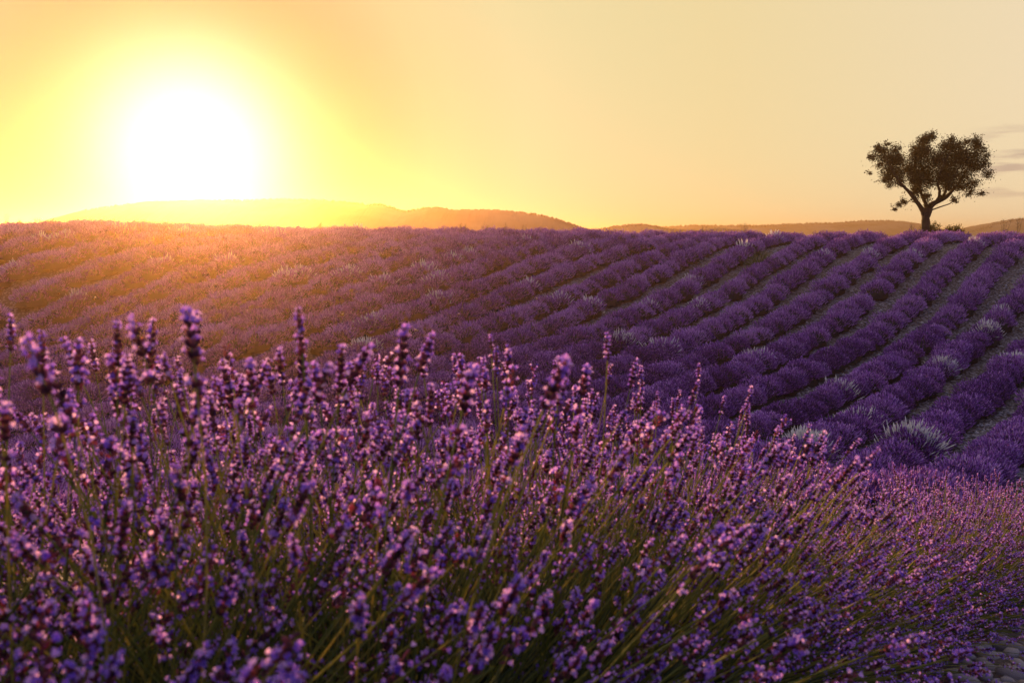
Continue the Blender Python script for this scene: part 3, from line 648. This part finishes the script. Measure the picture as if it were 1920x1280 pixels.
CL = [(440,400,42),(470,330,40),(520,420,66),(560,330,50),(640,330,52),(600,440,72),(660,420,55),(560,530,74),(640,560,74),(540,620,50),(480,640,26),(600,680,32),(680,640,58),(430,550,18),(455,480,30),(415,390,20),(655,250,14),(565,270,18),(500,290,22),
 (860,250,40),(930,215,40),(960,230,58),(1000,200,34),(900,320,78),(980,340,78),(800,360,52),(850,430,88),(950,460,96),(760,420,42),(780,520,74),(880,560,96),(1000,560,86),(760,620,64),(840,660,66),(900,730,52),(800,740,46),(950,650,76),(930,800,46),(860,820,30),(925,885,24),(975,170,14),
 (1080,300,42),(1180,270,60),(1180,350,76),(1100,400,76),(1190,220,28),(1270,290,52),(1340,265,50),(1385,245,38),(1440,290,44),(1490,300,30),(1340,370,76),(1440,380,64),(1505,400,30),(1475,340,34),(1250,430,86),(1150,480,96),(1350,480,86),(1450,480,64),(1500,500,38),(1250,560,96),(1150,600,86),(1380,590,74),(1480,580,46),(1500,650,38),(1430,680,52),(1330,690,54),(1100,690,52),(1180,690,52),(1440,770,28),(1380,750,28),(1310,780,24),(1235,820,26),(1270,845,14),(1050,620,54),(1100,790,20),
 (700,870,30),(688,920,20),(735,850,20),(770,860,14),(655,840,12)]
r = np.random.default_rng(11); PL = []
for cx, cy, rr in CL:
    k = max(14, int(rr * rr * .18)); rm = rr / 5.3333 * TS
    d = r.normal(0, 1, (k, 3)); d /= np.linalg.norm(d, axis=1, keepdims=True); d *= (r.uniform(0, 1, (k, 1)) ** .5) * rm * r.uniform(.9, 1.35, (k, 1))
    yo = r.normal(0, .55); 
    PL.append(np.array(tpt(cx, cy, yo) - tree.location)[None] + d * np.array([1, 1.5, 1]))
    # a few twigs carrying the leaves outward, as leaf sprays
    for _ in range(max(3, int(rr / 7))):
        a = r.normal(0, 1, 3); a[2] = abs(a[2]) * 1.1; a /= np.linalg.norm(a); n2 = int(r.integers(10, 20))
        PL.append(np.array(tpt(cx, cy, yo) - tree.location)[None] + a[None] * np.linspace(rm * .5, rm * 1.15 + .16, n2)[:, None] + r.normal(0, .045, (n2, 3)))
ws = np.array([c[2] ** 2 for c in CL], float); ii = r.choice(len(CL), 5200, p=ws / ws.sum())       # loose leaves that knit the clumps together
PL.append(np.array([tuple(tpt(CL[i][0] + r.normal(0, CL[i][2] * .42), CL[i][1] + r.normal(0, CL[i][2] * .42), r.normal(0, .6)) - tree.location) for i in ii]))
PL = np.concatenate(PL); n = len(PL); D = r.normal(0, 1, (n, 3)); D /= np.linalg.norm(D, axis=1, keepdims=True)
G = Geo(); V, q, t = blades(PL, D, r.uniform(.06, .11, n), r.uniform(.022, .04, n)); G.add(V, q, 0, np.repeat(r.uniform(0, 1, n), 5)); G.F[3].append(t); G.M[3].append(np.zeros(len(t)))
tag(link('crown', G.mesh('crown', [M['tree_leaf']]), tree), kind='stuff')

def shrub(cx, cy, rx, rz, label, seed):
    r = np.random.default_rng(seed); p = tpt(cx, cy); gz = float(H(p.x, p.y + 1.2))
    o = empty('round_shrub', (p.x, p.y + 1.2, gz), label, 'shrub', 'shrubs beside the tree')
    hz = p.z - gz; sx_, sz_ = rx / 5.3333 * TS, rz / 5.3333 * TS; PL = []
    for _ in range(34):
        a = r.normal(0, 1, 3); a /= np.linalg.norm(a); c = np.array([0, 0, hz]) + a * np.array([sx_, sx_, sz_]) * r.uniform(.2, .95)
        k = 70; d = r.normal(0, .075, (k, 3)); PL.append(c + d)
    PL = np.concatenate(PL); n = len(PL); D = r.normal(0, 1, (n, 3)) + np.array([0, 0, .5]); D /= np.linalg.norm(D, axis=1, keepdims=True)
    G = Geo(); V, q, t = blades(PL, D, r.uniform(.05, .1, n), r.uniform(.02, .04, n)); G.add(V, q, 0, np.repeat(r.uniform(0, 1, n), 5)); G.F[3].append(t); G.M[3].append(np.zeros(len(t)))
    tag(link('crown', G.mesh('crown', [M['shrub_leaf']]), o), kind='stuff')
    for k in range(4):
        e = Vector((r.normal(0, sx_ * .4), r.normal(0, sx_ * .4), hz + sz_ * .3)); V, q = tube([(0, 0, -.05), tuple(e * .5 + Vector((.03, .02, 0))), tuple(e)], [.035, .025, .01], 5)
        G = Geo(); G.add(V, q); link('stem', G.mesh('stem', [M['bark']], True), o)
shrub(1095, 1125, 105, 80, 'larger green round shrub just right of the tree trunk', 5)
shrub(1335, 1150, 90, 66, 'smaller green shrub on the crest, second to the right of the tree', 6)

# ---------------------------------------------------------------- dry weeds on the crest
def weed(px, hpx, D, label, seed):
    r = np.random.default_rng(seed); p = ray(px, 432, D); gz = float(H(p.x, p.y))
    o = empty('dry_weed', (p.x, p.y, gz), label, 'weed', 'dry weeds on the crest of the field')
    zt = (YH - (426 if px < 700 else 432) + hpx) / F * D - gz
    for k in range(int(r.integers(3, 6))):
        G = Geo(); a = r.uniform(0, 6.28); lean = r.uniform(.05, .25); e = np.array([math.cos(a) * lean, math.sin(a) * lean, r.uniform(.75, 1)]) * zt
        V, q = tube([(0, 0, 0), e * .5 + np.array([0, 0, .03]), e], [.006, .005, .003], 4); G.add(V, q, 0, .4)
        n = 16; f = r.uniform(.55, 1, n); P = e[None] * f[:, None]; D_ = np.c_[r.normal(0, 1, (n, 2)), r.uniform(.2, 1.2, n)]; D_ /= np.linalg.norm(D_, axis=1, keepdims=True)
        V, q, m = spindles(P, D_, r.uniform(.06, .16, n), np.full(n, .006), 3, ((0, .4), (.8, .5), (1, 1))); G.add(V, q, 0, .8)
        link('stalk', G.mesh('stalk', [M['dry_stalk']]), o)
WD = [(8,26,41,'tall feathery dry weed at the far left of the crest'),(40,14,41,'short dry weed second from the left on the crest'),(72,20,42,'bushy dry weed on the crest left of the long hill'),(175,12,42,'thin dry weed on the crest before the hill foot'),(600,8,43,'small dry weed on the crest under the sunlit hill'),(870,14,44,'pale dry weed on the crest before the long hill'),(910,13,44,'dry weed in the middle of the weeds before the hill'),(945,16,44,'umbel headed dry weed before the lower hill shoulder'),(985,14,44,'rightmost dry weed before the lower hill shoulder'),(1320,12,44,'low dry weed on the crest under the far ridge'),(1395,13,44,'wiry dry weed on the crest left of the far ridge top'),(1712,14,44,'thin dry weed just left of the tree trunk'),(1882,22,44,'dry weed before the right ridge, left of two'),(1908,26,44,'dry weed before the right ridge, at the right edge')]
for k, (px, h, D, lab) in enumerate(WD): weed(px, h, D, lab, 40 + k)

# green weeds growing through the rows
def green_weed(px, py, D, size, label, seed):
    r = np.random.default_rng(seed); p = ray(px, py, D); gz = float(H(p.x, p.y)); n = 420
    o = empty('green_weed', (p.x, p.y, gz), label, 'weed', 'green weeds among the lavender rows')
    th = np.arccos(r.uniform(.15, 1, n)); ph = r.uniform(0, 6.28, n); D_ = np.stack([np.sin(th) * np.cos(ph), np.sin(th) * np.sin(ph), np.cos(th)], 1)
    P = D_ * r.uniform(0, .6, (n, 1)) * size; G = Geo(); V, q, t = blades(P, D_ + r.normal(0, .25, D_.shape), r.uniform(.25, .6, n) * size, r.uniform(.012, .022, n))
    G.add(V, q, 0, np.repeat(r.uniform(0, 1, n), 5)); G.F[3].append(t); G.M[3].append(np.zeros(len(t)))
    tag(link('leaves', G.mesh('leaves', [M['leaf_blade']]), o), kind='stuff')
    V, q = tube([(0, 0, -.02), (.02, 0, size * .4), (.03, .02, size * .8)], [.012, .01, .004], 5); G = Geo(); G.add(V, q, 0, .5); link('stem', G.mesh('stem', [M['stem']]), o)
green_weed(1425, 492, 36.5, .85, 'grey green weed bush between two rows left of the tree', 1)
green_weed(925, 652, 24, .6, 'green weed beside the lavender row at the centre of the field', 2)
green_weed(1350, 800, 16, .5, 'dark green weed in the gap behind the foreground lavender', 3)

# ---------------------------------------------------------------- stones at the lower right corner
def stone_mesh(seed):
    r = np.random.default_rng(seed); u, v = 8, 5; V = []
    ph = r.uniform(0, 6.28, 4); sc_ = np.array([1, r.uniform(.6, .85), r.uniform(.35, .55)])
    for j in range(v + 1):
        a = math.pi * (j / v - .5)
        for i in range(u):
            t = 2 * math.pi * i / u; k = 1 + .13 * math.sin(2 * t + ph[0]) + .09 * math.sin(3 * t + ph[1]) + .06 * r.normal()
            V.append(np.array([math.cos(t) * math.cos(a) ** .7 * k, math.sin(t) * math.cos(a) ** .7 * k, math.sin(a)]) * sc_ if 0 < j < v else np.array([0, 0, math.sin(a)]) * sc_)
    Fq = [(j * u + i, j * u + (i + 1) % u, (j + 1) * u + (i + 1) % u, (j + 1) * u + i) for j in range(v) for i in range(u)]
    G = Geo(); G.add(V, Fq, 0, .35); return G.mesh('field_stone', [M['stone']], True)
STN = [stone_mesh(k) for k in range(5)]
placed = []
for k in range(900):
    if len(placed) >= 46: break
    px, py = random.uniform(1800, 1990), random.uniform(1215, 1330); p = None
    for D in np.linspace(2.2, 6, 300):
        q = ray(px, py, D)
        if q.z < float(H(q.x, q.y)): p = q; break
    if p is None: continue
    R = random.uniform(.022, .065)
    if any((p.x - a) ** 2 + (p.y - b) ** 2 < (R + c) ** 2 * .8 for a, b, c in placed): continue
    placed.append((p.x, p.y, R))
    o = link('field_stone', STN[random.randrange(5)], None, (p.x, p.y, float(H(p.x, p.y)) + R * .18)); o.scale = (R, R, R)
    o.rotation_euler = (random.uniform(-.2, .2), random.uniform(-.2, .2), random.uniform(0, 6))
    tag(o, 'pale rounded limestone lying on the soil at the lower right corner', 'stone', 'stones at the lower right corner')

# ---------------------------------------------------------------- bees over the field
def ball(c, rx, ry, rz, u=6, v=4):
    V = [(c[0] + rx * math.cos(2 * math.pi * i / u) * math.cos(math.pi * (j / v - .5)), c[1] + ry * math.sin(2 * math.pi * i / u) * math.cos(math.pi * (j / v - .5)), c[2] + rz * math.sin(math.pi * (j / v - .5))) for j in range(v + 1) for i in range(u)]
    return V, [(j * u + i, j * u + (i + 1) % u, (j + 1) * u + (i + 1) % u, (j + 1) * u + i) for j in range(v) for i in range(u)]
G = Geo(); G.add(*ball((0, 0, 0), .0035, .003, .003), 0, .4); G.add(*ball((-.0068, 0, -.001), .0052, .003, .003), 0, .9); G.add(*ball((.0045, 0, 0), .002, .0022, .002), 0, .1)
BEE = G.mesh('honey_bee', [M['bee']], True)
G = Geo(); G.add([(.001, .001, .003), (-.002, .0105, .005), (-.006, .010, .005), (-.004, .002, .003)], [(0, 1, 2, 3)], 0, .8); WL = G.mesh('wing', [M['bee_wing']])
G = Geo(); G.add([(.001, -.001, .003), (-.002, -.0105, .005), (-.006, -.010, .005), (-.004, -.002, .003)], [(0, 1, 2, 3)], 0, .8); WR = G.mesh('wing', [M['bee_wing']])
for px, py, D in [(945,690,4.0),(180,560,3.5),(110,550,3.2),(420,520,5),(640,590,4.5),(860,590,5.5),(250,500,5),(1005,560,6),(330,560,4),(700,560,5),(60,600,3.2),(480,560,4.5),(780,620,5),(550,470,6)]:
    o = link('honey_bee', BEE, None, ray(px, py, D)); o.rotation_euler = (random.uniform(-.4, .4), random.uniform(-.4, .4), random.uniform(0, 6.28)); s = 1.25; o.scale = (s, s, s)
    tag(o, 'tiny sunlit bee in flight above the lavender rows', 'bee', 'bees flying over the field')
    link('wing', WL, o); link('wing', WR, o)

# ---------------------------------------------------------------- haze
def box(name, a, b):
    V = [(x, y, z) for z in (a[2], b[2]) for y in (a[1], b[1]) for x in (a[0], b[0])]
    return mesh_np(name, V, [np.array([(0, 2, 3, 1), (4, 5, 7, 6), (0, 1, 5, 4), (2, 6, 7, 3), (0, 4, 6, 2), (1, 3, 7, 5)])])
hz = link('haze', box('haze', (-1500, -1500, -12), (1500, 1500, 11.9))); hz['kind'] = 'stuff'; hz['label'] = 'pale sunlit evening haze over the field and hills'
def b_haze(n, out):
    v = n.nodes.new('ShaderNodeVolumePrincipled'); v.inputs['Color'].default_value = (1, .64, .28, 1)
    v.inputs['Density'].default_value = HAZE_DENSITY; v.inputs['Anisotropy'].default_value = HAZE_G
    n.links.new(v.outputs[0], out.inputs['Volume'])
hz.data.materials.append(material('haze', b_haze))
